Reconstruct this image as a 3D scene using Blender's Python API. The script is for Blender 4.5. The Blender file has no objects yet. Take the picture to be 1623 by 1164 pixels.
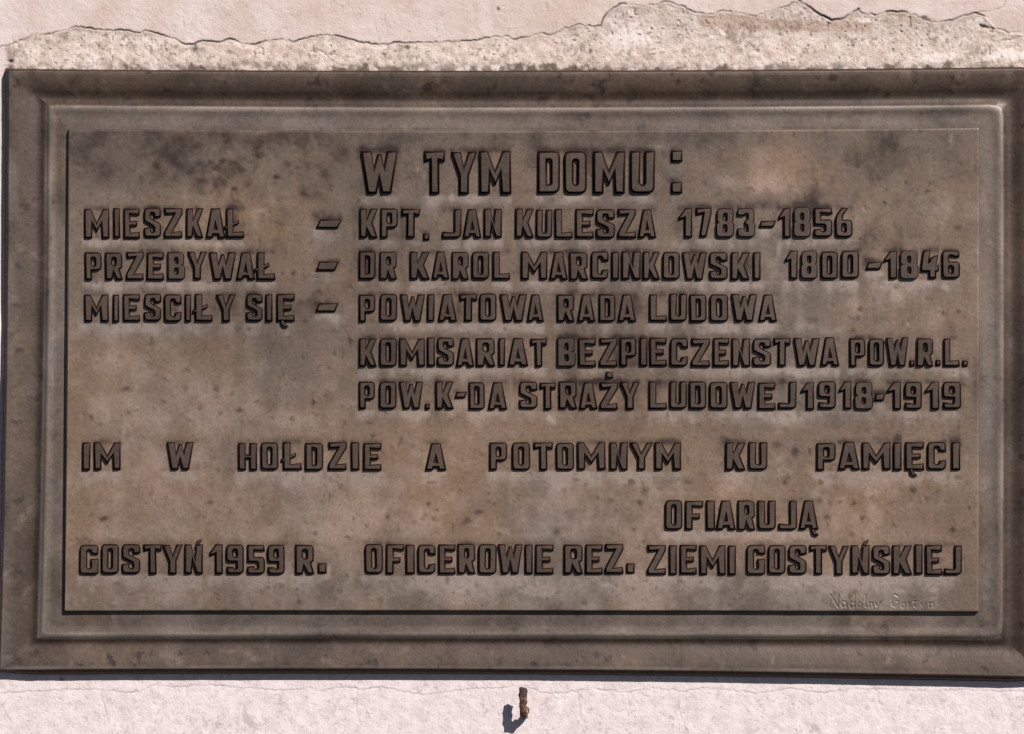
import bpy, math, random
import numpy as np
from mathutils import Vector
from mathutils.geometry import tessellate_polygon

random.seed(7)
rng = np.random.default_rng(11)
scene = bpy.context.scene
C = scene.collection

# ------------------------------------------------------------------ camera
S = 0.000625                 # metres per photograph pixel on the wall plane
PW, PH = 1623.0, 1164.0
FOC = 5000.0                 # focal length in photograph pixels
TILT = math.radians(2.3)     # the camera stands a little low and looks up
D = FOC * S
cam_d = bpy.data.cameras.new('camera')
cam_d.sensor_width = 36.0
cam_d.lens = FOC / PW * 36.0
cam_d.clip_end = 50.0
cam = bpy.data.objects.new('camera', cam_d)
C.objects.link(cam)
CAM = np.array([0.0, -D * math.cos(TILT), -D * math.sin(TILT)])
cam.location = CAM
cam.rotation_euler = (math.pi / 2 + TILT, 0, 0)
scene.camera = cam

# ------------------------------------------------------------------ sky, sun, exposure
SUN = Vector((0.50, -0.60, 0.64)).normalized()      # towards the sun: upper right, in front of the wall
EL = math.asin(SUN.z)
AZ = math.atan2(SUN.x, SUN.y)
w = bpy.data.worlds.new('World'); scene.world = w; w.use_nodes = True
nt = w.node_tree; nt.nodes.clear()
sk = nt.nodes.new('ShaderNodeTexSky'); sk.sky_type = 'NISHITA'; sk.sun_disc = False
sk.air_density = 0.4; sk.dust_density = 0.5; sk.ozone_density = 0.4; sk.sun_elevation = EL; sk.sun_rotation = AZ
bg = nt.nodes.new('ShaderNodeBackground'); bg.inputs[1].default_value = 0.05
wo = nt.nodes.new('ShaderNodeOutputWorld')
nt.links.new(sk.outputs[0], bg.inputs[0]); nt.links.new(bg.outputs[0], wo.inputs[0])
sd = bpy.data.lights.new('sun', 'SUN'); sd.energy = 5.0; sd.angle = math.radians(0.5); sd.color = (1.0, 0.945, 0.88)
so = bpy.data.objects.new('sun', sd); C.objects.link(so)
so.rotation_euler = SUN.to_track_quat('Z', 'Y').to_euler()
scene.view_settings.view_transform = 'Standard'
scene.view_settings.look = 'None'
scene.view_settings.gamma = 1.0
scene.view_settings.exposure = 0.16

# ------------------------------------------------------------------ photograph pixel + height off the wall -> world
UPV = np.array([0.0, -math.sin(TILT), math.cos(TILT)])
FWD = np.array([0.0, math.cos(TILT), math.sin(TILT)])
def unproject(px, py, h):
    """point at height h (pixels) in front of the wall, seen at px, py"""
    px = np.asarray(px, float); py = np.asarray(py, float); h = np.asarray(h, float)
    a = (px - PW / 2) / FOC; b = -(py - PH / 2) / FOC
    dx = a + 0 * b
    dy = FWD[1] + b * UPV[1] + 0 * a
    dz = FWD[2] + b * UPV[2] + 0 * a
    t = (-h * S - CAM[1]) / dy
    return np.stack([CAM[0] + t * dx, CAM[1] + t * dy, CAM[2] + t * dz], -1)

# ------------------------------------------------------------------ noise
def vnoise(x, y, scale, seed=0):
    r = np.random.default_rng(seed)
    T = r.random((256, 256))
    x = x / scale + 1000.37 + seed * 3.1; y = y / scale + 1000.73
    xi = np.floor(x).astype(int); yi = np.floor(y).astype(int)
    fx = x - xi; fy = y - yi
    fx = fx * fx * (3 - 2 * fx); fy = fy * fy * (3 - 2 * fy)
    g = lambda i, j: T[(xi + i) % 256, (yi + j) % 256]
    return ((g(0, 0) * (1 - fx) + g(1, 0) * fx) * (1 - fy) + (g(0, 1) * (1 - fx) + g(1, 1) * fx) * fy) * 2 - 1
def fbm(x, y, scale, octs=4, seed=0, gain=0.5):
    s = 0; a = 1.0; tot = 0
    ca, sa = math.cos(0.6), math.sin(0.6)
    for o in range(octs):
        s = s + a * vnoise(x, y, scale, seed * 17 + o); tot += a
        a *= gain; scale /= 2.03
        x, y = ca * x - sa * y, sa * x + ca * y
    return s / tot
def sstep(a, b, x):
    t = np.clip((x - a) / (b - a), 0, 1); return t * t * (3 - 2 * t)
def polydist(X, Y, pts, reach=14):
    best = np.full(X.shape, 1e3)
    for (x0, y0), (x1, y1) in zip(pts[:-1], pts[1:]):
        m = (X > min(x0, x1) - reach) & (X < max(x0, x1) + reach) & (Y > min(y0, y1) - reach) & (Y < max(y0, y1) + reach)
        if not m.any(): continue
        xx = X[m]; yy = Y[m]
        dx, dy = x1 - x0, y1 - y0; L = dx * dx + dy * dy + 1e-9
        t = np.clip(((xx - x0) * dx + (yy - y0) * dy) / L, 0, 1)
        d = np.hypot(xx - x0 - t * dx, yy - y0 - t * dy)
        best[m] = np.minimum(best[m], d)
    return best
def blob(X, Y, cx, cy, rx, ry):
    return np.exp(-((X - cx) / rx) ** 2 - ((Y - cy) / ry) ** 2)

# ------------------------------------------------------------------ mesh helpers
def mesh_from(name, co, faces, mat=None, smooth=True, attrs=None):
    me = bpy.data.meshes.new(name)
    co = np.asarray(co, np.float32).reshape(-1, 3)
    if isinstance(faces, np.ndarray):
        n = len(faces); k = faces.shape[1]
        me.vertices.add(len(co)); me.vertices.foreach_set('co', co.ravel())
        me.loops.add(n * k); me.loops.foreach_set('vertex_index', faces.astype(np.int32).ravel())
        me.polygons.add(n); me.polygons.foreach_set('loop_start', np.arange(0, n * k, k, dtype=np.int32))
        me.update(calc_edges=True)
    else:
        me.from_pydata([tuple(map(float, c)) for c in co], [], faces); me.update()
    if smooth: me.polygons.foreach_set('use_smooth', np.ones(len(me.polygons), bool))
    for k_, v in (attrs or {}).items():
        a = me.attributes.new(k_, 'FLOAT', 'POINT'); a.data.foreach_set('value', np.asarray(v, np.float32).ravel())
    if mat: me.materials.append(mat)
    return me
def link(name, me, parent=None):
    o = bpy.data.objects.new(name, me); C.objects.link(o)
    if parent: o.parent = parent
    return o
def grid_faces(nr, nc):
    i = np.arange(nr - 1)[:, None] * nc + np.arange(nc - 1)[None, :]
    i = i.ravel()
    return np.stack([i, i + nc, i + nc + 1, i + 1], -1)     # rows run down the photo: faces the camera

# ------------------------------------------------------------------ node helper
class N:
    def __init__(s, name):
        s.m = bpy.data.materials.new(name); s.m.use_nodes = True
        s.t = s.m.node_tree; s.t.nodes.clear()
        s.out = s.t.nodes.new('ShaderNodeOutputMaterial'); s.b = s.t.nodes.new('ShaderNodeBsdfPrincipled')
        s.t.links.new(s.b.outputs[0], s.out.inputs[0])
        s.tc = s.t.nodes.new('ShaderNodeTexCoord')
        g = s.t.nodes.new('ShaderNodeNewGeometry'); s.pos = g.outputs['Position']
    def L(s, a, b): s.t.links.new(a, b)
    def attr(s, n):
        a = s.t.nodes.new('ShaderNodeAttribute'); a.attribute_name = n; return a.outputs['Fac']
    def noise(s, scale, detail=4, rough=0.55, dist=0.0, vec=None, stretch=None):
        n = s.t.nodes.new('ShaderNodeTexNoise'); n.inputs['Scale'].default_value = scale
        n.inputs['Detail'].default_value = detail; n.inputs['Roughness'].default_value = rough
        n.inputs['Distortion'].default_value = dist
        v = vec or s.pos
        if stretch:
            mp = s.t.nodes.new('ShaderNodeMapping'); mp.inputs['Scale'].default_value = stretch
            s.L(v, mp.inputs[0]); v = mp.outputs[0]
        s.L(v, n.inputs['Vector']); return n.outputs['Fac']
    def voro(s, scale):
        n = s.t.nodes.new('ShaderNodeTexVoronoi'); n.inputs['Scale'].default_value = scale
        s.L(s.pos, n.inputs['Vector']); return n.outputs['Distance']
    def rng(s, v, a, b, c=0.0, d=1.0):
        n = s.t.nodes.new('ShaderNodeMapRange'); n.interpolation_type = 'SMOOTHSTEP'
        n.inputs['From Min'].default_value = a; n.inputs['From Max'].default_value = b
        n.inputs['To Min'].default_value = c; n.inputs['To Max'].default_value = d
        s.L(v, n.inputs['Value']); return n.outputs[0]
    def math(s, op, a, b=None):
        n = s.t.nodes.new('ShaderNodeMath'); n.operation = op
        for i, v in enumerate((a, b)):
            if v is None: continue
            if isinstance(v, (int, float)): n.inputs[i].default_value = v
            else: s.L(v, n.inputs[i])
        return n.outputs[0]
    def mix(s, f, a, b, mode='MIX'):
        n = s.t.nodes.new('ShaderNodeMix'); n.data_type = 'RGBA'; n.blend_type = mode
        for i, v in ((0, f), (6, a), (7, b)):
            if isinstance(v, (int, float)): n.inputs[i].default_value = v
            elif isinstance(v, tuple): n.inputs[i].default_value = (*v, 1)
            else: s.L(v, n.inputs[i])
        return n.outputs[2]
    def bump(s, h, dist, strength=1.0, prev=None):
        n = s.t.nodes.new('ShaderNodeBump'); n.inputs['Distance'].default_value = dist; n.inputs['Strength'].default_value = strength
        s.L(h, n.inputs['Height'])
        if prev: s.L(prev, n.inputs['Normal'])
        return n.outputs[0]

# ------------------------------------------------------------------ materials
def bronze(kind):
    n = N('bronze_' + kind)
    cloud = n.noise(22, 5, 0.6, 0.4)
    fine = n.noise(260, 4, 0.6)
    grain = n.noise(1500, 2, 0.6)
    warmn = n.noise(9, 4, 0.6, 0.6)
    dark = (0.036, 0.021, 0.017); grey = (0.146, 0.114, 0.095); tan = (0.246, 0.163, 0.110); pale = (0.315, 0.255, 0.226)
    if kind == 'plate':
        tone = n.attr('tone'); warm = n.attr('warm')
        c = n.mix(warm, grey, tan)
        c = n.mix(n.rng(tone, 0.48, 0.95), c, n.mix(warm, pale, (0.36, 0.255, 0.20)))
        c = n.mix(n.rng(tone, 0.5, 0.0), c, dark)
        c = n.mix(n.math('MULTIPLY', n.rng(n.noise(125, 3, 0.55, 0.3), 0.60, 0.74), 0.38), c, dark)
        c = n.mix(n.math('MULTIPLY', n.rng(n.noise(420, 2, 0.5), 0.70, 0.78), 0.25), c, (0.38, 0.31, 0.265))
    elif kind == 'frame':
        dirt_shade = n.attr('dirt_shade')
        c = n.mix(n.rng(warmn, 0.42, 0.66), (0.098, 0.073, 0.059), (0.145, 0.100, 0.074))
        c = n.mix(n.math('MULTIPLY', n.rng(cloud, 0.5, 0.72), 0.55), c, dark)
        sp = n.noise(70, 3, 0.5)
        c = n.mix(n.math('MULTIPLY', n.rng(sp, 0.60, 0.70), 0.8), c, (0.036, 0.025, 0.024))
        c = n.mix(n.math('MULTIPLY', n.rng(n.noise(38, 4, 0.6, 0.5), 0.55, 0.72), 0.5), c, (0.27, 0.205, 0.165))
        c = n.mix(n.math('MULTIPLY', dirt_shade, 0.85), c, (0.030, 0.016, 0.012))
        c = n.mix(n.attr('worn_highlight'), c, (0.335, 0.288, 0.262))
    else:
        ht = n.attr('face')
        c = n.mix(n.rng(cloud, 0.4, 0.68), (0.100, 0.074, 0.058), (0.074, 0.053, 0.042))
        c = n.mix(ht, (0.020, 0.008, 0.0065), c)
    c = n.mix(0.4, c, n.mix(fine, (0.55, 0.55, 0.55), (1.4, 1.4, 1.4)), 'MULTIPLY')
    c = n.mix(0.35, c, n.mix(grain, (0.4, 0.4, 0.4), (1.6, 1.6, 1.6)), 'MULTIPLY')
    # handling wear and drifting grime: broad soft changes in tone over the whole casting
    drift = n.noise(6, 3, 0.5, 0.3, stretch=(1.0, 1.0, 0.6))
    c = n.mix(0.5, c, n.mix(n.rng(drift, 0.3, 0.7), (0.72, 0.70, 0.69), (1.18, 1.15, 1.12)), 'MULTIPLY')
    n.L(c, n.b.inputs['Base Color'])
    n.b.inputs['Metallic'].default_value = 0.3
    if kind == 'letter': n.L(n.rng(ht, 0.0, 1.0, 0.05, 0.45), n.b.inputs['Specular IOR Level'])
    n.L(n.rng(fine, 0.3, 0.7, 0.42, 0.60), n.b.inputs['Roughness'])
    nb = n.bump(n.noise(150, 5, 0.55), 0.00045, 0.6)
    nb = n.bump(n.noise(900, 3, 0.6), 0.00016, 0.6, nb)
    n.L(nb, n.b.inputs['Normal'])
    return n.m

def plaster(kind):
    n = N('plaster_' + kind)
    cloud = n.noise(14, 5, 0.6, 0.5); mid = n.noise(75, 5, 0.65); fine = n.noise(420, 4, 0.7); grit = n.noise(1100, 2, 0.7)
    lower = n.attr('lower')
    if kind == 'coat':
        c = n.mix(n.rng(cloud, 0.35, 0.68), (0.62, 0.50, 0.455), (0.72, 0.61, 0.585))
        c = n.mix(n.math('MULTIPLY', n.rng(mid, 0.5, 0.75), 0.5), c, (0.47, 0.36, 0.30))
        low = n.mix(n.rng(mid, 0.35, 0.7), (0.83, 0.735, 0.75), (0.70, 0.605, 0.61))
        c = n.mix(lower, c, low)
    else:
        c = n.mix(n.rng(mid, 0.35, 0.65), (0.69, 0.585, 0.545), (0.52, 0.42, 0.37))
        c = n.mix(n.math('MULTIPLY', n.rng(fine, 0.52, 0.72), 0.55), c, (0.34, 0.26, 0.20))
        c = n.mix(n.math('MULTIPLY', n.rng(cloud, 0.52, 0.7), 0.35), c, (0.46, 0.40, 0.33))
    c = n.mix(n.attr('brown'), c, (0.42, 0.29, 0.225))
    c = n.mix(n.attr('white'), c, (0.80, 0.70, 0.67))
    c = n.mix(n.attr('grime'), c, (0.15, 0.115, 0.09))
    c = n.mix(n.attr('crack'), c, (0.045, 0.028, 0.022))
    c = n.mix(0.35, c, n.mix(grit, (0.55, 0.5, 0.5), (1.45, 1.45, 1.45)), 'MULTIPLY')
    n.L(c, n.b.inputs['Base Color'])
    n.b.inputs['Roughness'].default_value = 0.92
    n.b.inputs['Specular IOR Level'].default_value = 0.2
    k = 0.7 if kind == 'patch' else 0.5
    nb = n.bump(mid, 0.0018 * k, 0.6)
    nb = n.bump(fine, 0.0010 * k, 0.7, nb)
    nb = n.bump(grit, 0.0004, 0.7, nb)
    n.L(nb, n.b.inputs['Normal'])
    return n.m

def rust():
    n = N('rusty_iron')
    a = n.noise(260, 5, 0.7, 0.5); z = n.attr('tip')
    c = n.mix(n.rng(a, 0.4, 0.6), (0.19, 0.085, 0.045), (0.04, 0.015, 0.010))
    c = n.mix(n.rng(n.noise(420, 3, 0.6), 0.52, 0.68), c, (0.40, 0.27, 0.18))
    c = n.mix(z, c, (0.055, 0.035, 0.035))
    n.L(c, n.b.inputs['Base Color']); n.b.inputs['Roughness'].default_value = 0.8
    n.b.inputs['Metallic'].default_value = 0.15
    n.L(n.bump(a, 0.0012, 0.9), n.b.inputs['Normal'])
    return n.m

M_PLATE, M_FRAME, M_LETTER = bronze('plate'), bronze('frame'), bronze('letter')
M_COAT, M_PATCH, M_RUST = plaster('coat'), plaster('patch'), rust()

# ------------------------------------------------------------------ the wall: plaster with its cracks
MAIN = [(-40,92),(7,73),(20,70),(57,53),(72,55),(107,48),(119,42),(138,45),(162,48),(193,48),(221,53),(229,48),(262,58),(276,62),(290,69),(304,71),(317,66),(345,67),(359,63),(369,63),(383,70),(404,71),(421,65),(449,63),(466,67),(483,61),(511,56),(538,58),(561,64),(568,67),(592,70),(612,71),(626,67),(678,68),(723,66),(747,65),(781,59),(806,58),(816,63),(837,59),(857,53),(871,56),(882,52),(895,44),(906,43),(916,39),(937,42),(952,41),(956,29),(961,22),(971,14),(985,6),(1009,9),(1033,8),(1057,3),(1078,9),(1104,21),(1129,23),(1146,17),(1170,21),(1198,26)]
SEC = [(1240,-22),(1263,0),(1287,15),(1305,26),(1318,33),(1339,28),(1360,15),(1367,21),(1387,25)]
SEC2 = [(1405,19),(1432,19),(1453,25),(1463,32),(1484,36),(1508,33),(1525,26),(1546,21),(1560,26)]
FAINT = [[(1198,26),(1225,17),(1262,4)],[(1387,25),(1405,19)],[(1546,21),(1580,15),(1591,10),(1596,-10)],
         [(1574,66),(1601,64),(1623,57),(1700,52)],[(21,74),(22,90),(19,98)],[(1598,53),(1650,45)]]
THIRD = [(1553,40),(1563,43),(1580,47),(1590,48),(1598,53)]
BOT = [(-30,1099),(34,1097),(90,1094),(159,1093),(193,1097),(221,1097),(248,1086),(276,1090),(317,1086),(345,1088),(379,1090),(407,1092),(435,1095),(462,1093),(490,1092),(511,1095),(538,1090),(581,1093),(602,1090),(630,1095),(678,1102),(712,1097),(747,1092),(802,1090),(823,1088),(844,1092),(864,1098),(892,1099),(916,1095),(947,1092),(988,1097),(1037,1092),(1080,1096),(1108,1092),(1149,1093),(1201,1099),(1256,1092),(1305,1099),(1360,1092),(1429,1095),(1477,1097),(1522,1093),(1594,1097),(1660,1093)]
BOTV = [[(159,1093),(162,1109),(168,1130),(172,1152)],[(916,1095),(918,1115),(921,1142)],[(566,1094),(564,1125),(572,1150)],[(1074,1098),(1077,1130),(1090,1164)],[(0,1113),(14,1140),(20,1150)],[(1390,1096),(1393,1118)]]
LINE = [p for p in MAIN if p[0] != 952] + [(1225,17),(1262,-1),(1287,15),(1305,26),(1318,33),(1339,28),(1360,15),(1387,25),(1405,19),(1432,19),(1453,25),(1463,32),(1484,36),(1508,33),(1546,21),(1560,26),(1580,47),(1598,53),(1640,57),(1800,60)]
def jag(pts, amp=1.3, step=4.0, seed=1):
    r = random.Random(seed); out = [pts[0]]
    for (x0, y0), (x1, y1) in zip(pts[:-1], pts[1:]):
        k = max(1, int(math.hypot(x1 - x0, y1 - y0) / step))
        for i in range(1, k + 1):
            t = i / k; a = amp if i < k else amp * 0.3
            out.append((x0 + (x1 - x0) * t + r.uniform(-a, a) * .4, y0 + (y1 - y0) * t + r.uniform(-a, a)))
    return out

def lines(*segs):
    out = []
    for a, b, st in segs:
        k = max(1, int(round((b - a) / st))); out += list(np.linspace(a, b, k, endpoint=False))
    out.append(segs[-1][1]); return np.array(out)
xs = lines((-1500, -200, 130), (-200, -40, 20), (-40, 24, 1.4), (24, 1640, 1.4), (1640, 1700, 3), (1700, 1900, 25), (1900, 3100, 150))
ys = lines((-1200, -150, 105), (-150, -20, 13), (-20, 126, 1.25), (126, 1040, 4.0), (1040, 1056, 3), (1056, 1184, 1.25), (1184, 1300, 14), (1300, 2400, 110))
X, Y = np.meshgrid(xs, ys)
inview = ((Y < 150) | (Y > 1040) | (X < 30))
linex = np.array([p[0] for p in LINE], float); liney = np.array([p[1] for p in LINE], float)
edge_y = np.interp(X, linex, liney)
patch = ((Y > edge_y) & (Y < 121) & (X > 8 + 0.25 * (Y - 73))) & (X < 1720)
below = sstep(0, 8, Y - edge_y) * sstep(8, 24, X)
H = 1.2 * fbm(X, Y, 240, 3, 3) + 0.5 * fbm(X, Y, 40, 3, 4)
top = sstep(200, 60, Y)
rough = fbm(X, Y, 9, 4, 5, 0.65)
H = H + rough * (0.35 + 0.75 * below * top)
H = H + 0.9 * below * top * np.abs(fbm(X, Y, 16, 3, 6))
# mortar packed against the top edge of the plaque
H = H + below * 8.0 * sstep(45, 122, Y) ** 1.2 * sstep(150, 119, Y)
pits = vnoise(X, Y, 4.5, 61)
pit = sstep(0.72, 0.9, pits) * (0.25 + 0.75 * below * top)
H = H - 1.7 * pit
crack = np.zeros_like(X); Hc = np.zeros_like(X)
vary = 0.65 + 0.45 * vnoise(X, Y, 22, 71)
def carve(pts, wd, dep, dark, seed, amp=1.3):
    global crack, Hc
    d = polydist(X, Y, jag(pts, amp, 4.0, seed))
    g = np.exp(-(d / wd) ** 2)
    Hc -= dep * g * vary
    crack = np.maximum(crack, np.clip(g * dark * vary * 1.25, 0, 1))
    return d
dm = carve(MAIN, 1.1, 3.0, 0.85, 2)
carve(SEC, 1.6, 3.6, 1.0, 3); carve(SEC2, 1.3, 3.0, 0.95, 4); carve(THIRD, 1.5, 3.0, 0.9, 5)
for i, f in enumerate(FAINT): carve(f, 1.0, 1.6, 0.5, 10 + i)
carve(BOT, 0.9, 0.9, 0.34, 30, 1.8)
for i, f in enumerate(BOTV): carve(f, 0.8, 0.6, 0.16, 31 + i)
# short random hairlines on the patch
for i in range(26):
    x = rng.uniform(20, 1620); y = rng.uniform(72, 108)
    pts = [(x, y)]
    for k in range(3): pts.append((pts[-1][0] + rng.uniform(-9, 9), pts[-1][1] + rng.uniform(-6, 6)))
    carve(pts, 0.9, 1.4, 0.42, 60 + i)
# a lip where the upper coat ends
H = H + 1.1 * sstep(7, 0, np.abs(Y - edge_y)) * (Y > edge_y) * top
H = H + Hc
chips = [(307, 79, 4, 6, 3.5), (645, 76, 4, 3, 3), (789, 15, 2.2, 3, 2.2), (935, 82, 2.5, 4, 2), (17, 98, 4, 2.5, 3), (97, 1077, 3, 2, 2), (1464, 29, 5, 3, 2.5), (1557, 43, 5, 2.5, 2.2)]
dk = np.zeros_like(X)
for cx, cy, rx, ry, dd in chips:
    b = blob(X, Y, cx, cy, rx, ry); H -= dd * b; dk = np.maximum(dk, b * 0.75)
# bump of plaster at the left margin that catches the sun beside the plaque
H = H + 9.0 * blob(X, Y, -10, 540, 9, 62) * (1 + 0.5 * vnoise(X, Y, 30, 15)) + 5 * blob(X, Y, -14, 885, 10, 16)
H = np.where(inview, H, 0.6 * fbm(X, Y, 240, 3, 3))
# stains that belong to the plaster
n1 = fbm(X, Y, 26, 4, 8); n2 = fbm(X, Y, 7, 3, 9)
grime = 0.85 * sstep(94, 112, Y + 9 * n1 + 5 * n2) * (Y < 124) * sstep(-0.05, 0.35, fbm(X, Y, 12, 4, 16) + 0.12) * below
grime = np.maximum(grime, 0.55 * sstep(0.15, 0.5, fbm(X, Y, 34, 4, 18)) * below * top * sstep(0.0, 0.5, fbm(X, Y, 6, 3, 19) + 0.2))
grime = np.maximum(grime, 0.32 * sstep(0.2, 0.6, fbm(X, Y, 30, 4, 21)) * (Y > 1105) * sstep(0, .5, fbm(X, Y, 7, 3, 23) + .15))
grime = np.maximum(grime, pit * 0.55)
speck = sstep(0.28, 0.6, fbm(X, Y, 5.5, 3, 27, .6) + .25 * fbm(X, Y, 40, 3, 28) + .12 * sstep(70, 108, Y))
grime = np.maximum(grime, .6 * speck * below * top)
grime = np.maximum(grime, .30 * sstep(.3, .6, fbm(X, Y, 5, 3, 29, .6)) * (Y > 1060))
grime = np.maximum(grime, 1.0 * sstep(102, 111, Y + 14 * fbm(X, Y, 11, 3, 30)) * (Y < 124) * sstep(-.25, .15, fbm(X, Y, 30, 3, 31)) * below)
bw = blob(X, Y, 1290, 42, 120, 11) + blob(X, Y, 1160, 33, 60, 12) + 0.6 * blob(X, Y, 1450, 30, 60, 8) + 0.5 * blob(X, Y, 380, 10, 60, 12)
brown = 0.58 * sstep(0.42, 0.62, bw + 0.22 * fbm(X, Y, 14, 3, 25)) * (Y < 150)
wht = blob(X, Y, 1368, 32, 20, 5) + blob(X, Y, 148, 96, 14, 9) + 0.8 * blob(X, Y, 1000, 55, 60, 32) + blob(X, Y, 1553, 31, 7, 6) + .8 * blob(X, Y, 1600, 86, 60, 14) + .7 * blob(X, Y, 1480, 92, 60, 12) + 0.6 * blob(X, Y, 300, 66, 10, 4)
white = 0.8 * sstep(0.4, 0.75, wht + 0.25 * n2)
attrs = dict(crack=np.maximum(crack, dk), grime=grime, brown=brown, white=white, lower=sstep(600, 900, Y) + 0.55 * sstep(60, -10, X) * (Y < 600))
co = unproject(X, Y, H).reshape(-1, 3)
F = grid_faces(len(ys), len(xs))
pf = patch.ravel()[F].sum(1) >= 2
def submesh(name, sel, mat):
    f = F[sel]; used = np.unique(f); remap = np.full(len(co), -1); remap[used] = np.arange(len(used))
    return mesh_from(name, co[used], remap[f], mat, True, {k: v.ravel()[used] for k, v in attrs.items()})
wall = link('wall', submesh('wall', ~pf, M_COAT)); wall['kind'] = 'structure'
pp = link('mortar_patch', submesh('mortar_patch', pf, M_PATCH), wall)
pp['label'] = 'rough cream mortar patch below the long crack, packed against the top of the plaque'

# ------------------------------------------------------------------ the plaque
plaque = bpy.data.objects.new('memorial_plaque', None)
plaque.location = unproject(PW / 2, 1066, 0).tolist()
plaque.empty_display_size = 0.1
C.objects.link(plaque)
plaque['label'] = 'large dark bronze memorial plaque with raised Polish lettering and moulded frame'
plaque['category'] = 'plaque'
ORG = np.array(plaque.location)
def part(name, me):
    o = link(name, me, plaque); return o
def local(P): return P - ORG

# frame: four mitred mouldings swept along measured rings
K = [  # corners TL TR BR BL, then bows (top, right, bottom, left)
    ([(14.5,113),(1653,110),(1656,1072),(1,1061)], (4.5, 0, -6.5, 4)),
    ([(75,166),(1591,165),(1590,1012),(63,1011)], (4.5, 1, -1.5, 3)),
    ([(110,206),(1551,204),(1550,969),(103,968)], (3.5, 0.5, -1.2, 1.0)),
]
PROF = [(-0.10,-3),(-0.055,13.2),(-0.03,15.2),(0.0,16),(0.06,16.1),(0.2,15.2),(0.38,13.2),(0.55,10.6),(0.66,7.8),(0.76,6.0),(0.84,5.7),(0.91,7.0),(0.97,8.9),
        (1.03,10.8),(1.08,11.7),(1.13,12.0),(1.2,11.9),(1.28,11.5),(1.36,11.0),(1.44,10.8),(1.54,10.9),(1.68,11.3),(1.82,11.7),(2.0,11.7),(2.5,11.7)]
ps = np.array([p[0] for p in PROF]); phh = np.array([p[1] for p in PROF])
ss = np.unique(np.concatenate([ps, np.linspace(0, 1, 17), np.linspace(1, 2, 25)]))
ss = np.unique(np.concatenate([ps[:4], np.linspace(0, 0.9, 26), np.linspace(0.9, 1.3, 26), np.linspace(1.3, 2.0, 18), [2.5]]))
dense = np.linspace(-0.2, 2.6, 5601); dh = np.interp(dense, ps, phh)
def soften(a, k):
    ker = np.hanning(k); ker /= ker.sum(); return np.convolve(np.pad(a, k // 2, 'edge'), ker, 'valid')[:len(a)]
wide = soften(dh, 401); narrow = soften(dh, 101)
wgt = sstep(0.9, 1.0, dense)
sm = wide * (1 - wgt) + narrow * wgt
hs = np.interp(ss, dense, sm)
hs[ss <= 0.0] = np.interp(ss[ss <= 0.0], ps, phh)
def ringdef(s):
    i = 0 if s < 1 else 1; t = s - i
    a, b = K[i], K[i + 1]
    cs = [(a[0][k][0] * (1 - t) + b[0][k][0] * t, a[0][k][1] * (1 - t) + b[0][k][1] * t) for k in range(4)]
    bw_ = [a[1][k] * (1 - t) + b[1][k] * t for k in range(4)]
    return cs, bw_
def side_pts(cs, bw_, k, n, r):
    (x0, y0), (x1, y1) = cs[k], cs[(k + 1) % 4]
    t = np.linspace(0, 1, n); x = x0 + (x1 - x0) * t; y = y0 + (y1 - y0) * t
    bow = bw_[k] * 4 * t * (1 - t)
    if k in (0, 2): y = y + bow
    else: x = x + bow
    return x, y
NS = 150
sides = [[] for _ in range(4)]
for s, h in zip(ss, hs):
    cs, bw_ = ringdef(float(s))
    rad = float(np.interp(s, [0, 0.6, 0.95, 1.2, 1.5, 2.0], [0.5, 2.5, 7, 7, 2.5, 0.5]))
    for k in range(4):
        x, y = side_pts(cs, bw_, k, NS, 0)
        # round each corner: pull the ends of the side towards the middle of the plaque
        for endi, cc in ((0, cs[k]), (-1, cs[(k + 1) % 4])):
            rr = rad * (1.7 if cc[0] > 800 else 0.5)
            d = np.hypot(x - cc[0], y - cc[1])
            pull = np.clip(1 - d / (2.2 * rr + 1e-6), 0, 1) ** 2 * rr * 0.42
            sx = 1 if cc[0] < 800 else -1; sy = 1 if cc[1] < 580 else -1
            if k in (0, 2): y = y + sy * pull; x = np.where(d < 1e-3, x + sx * pull, x)
            else: x = x + sx * pull; y = np.where(d < 1e-3, y + sy * pull, y)
        sides[k].append((x, y, np.full(NS, h)))
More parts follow.
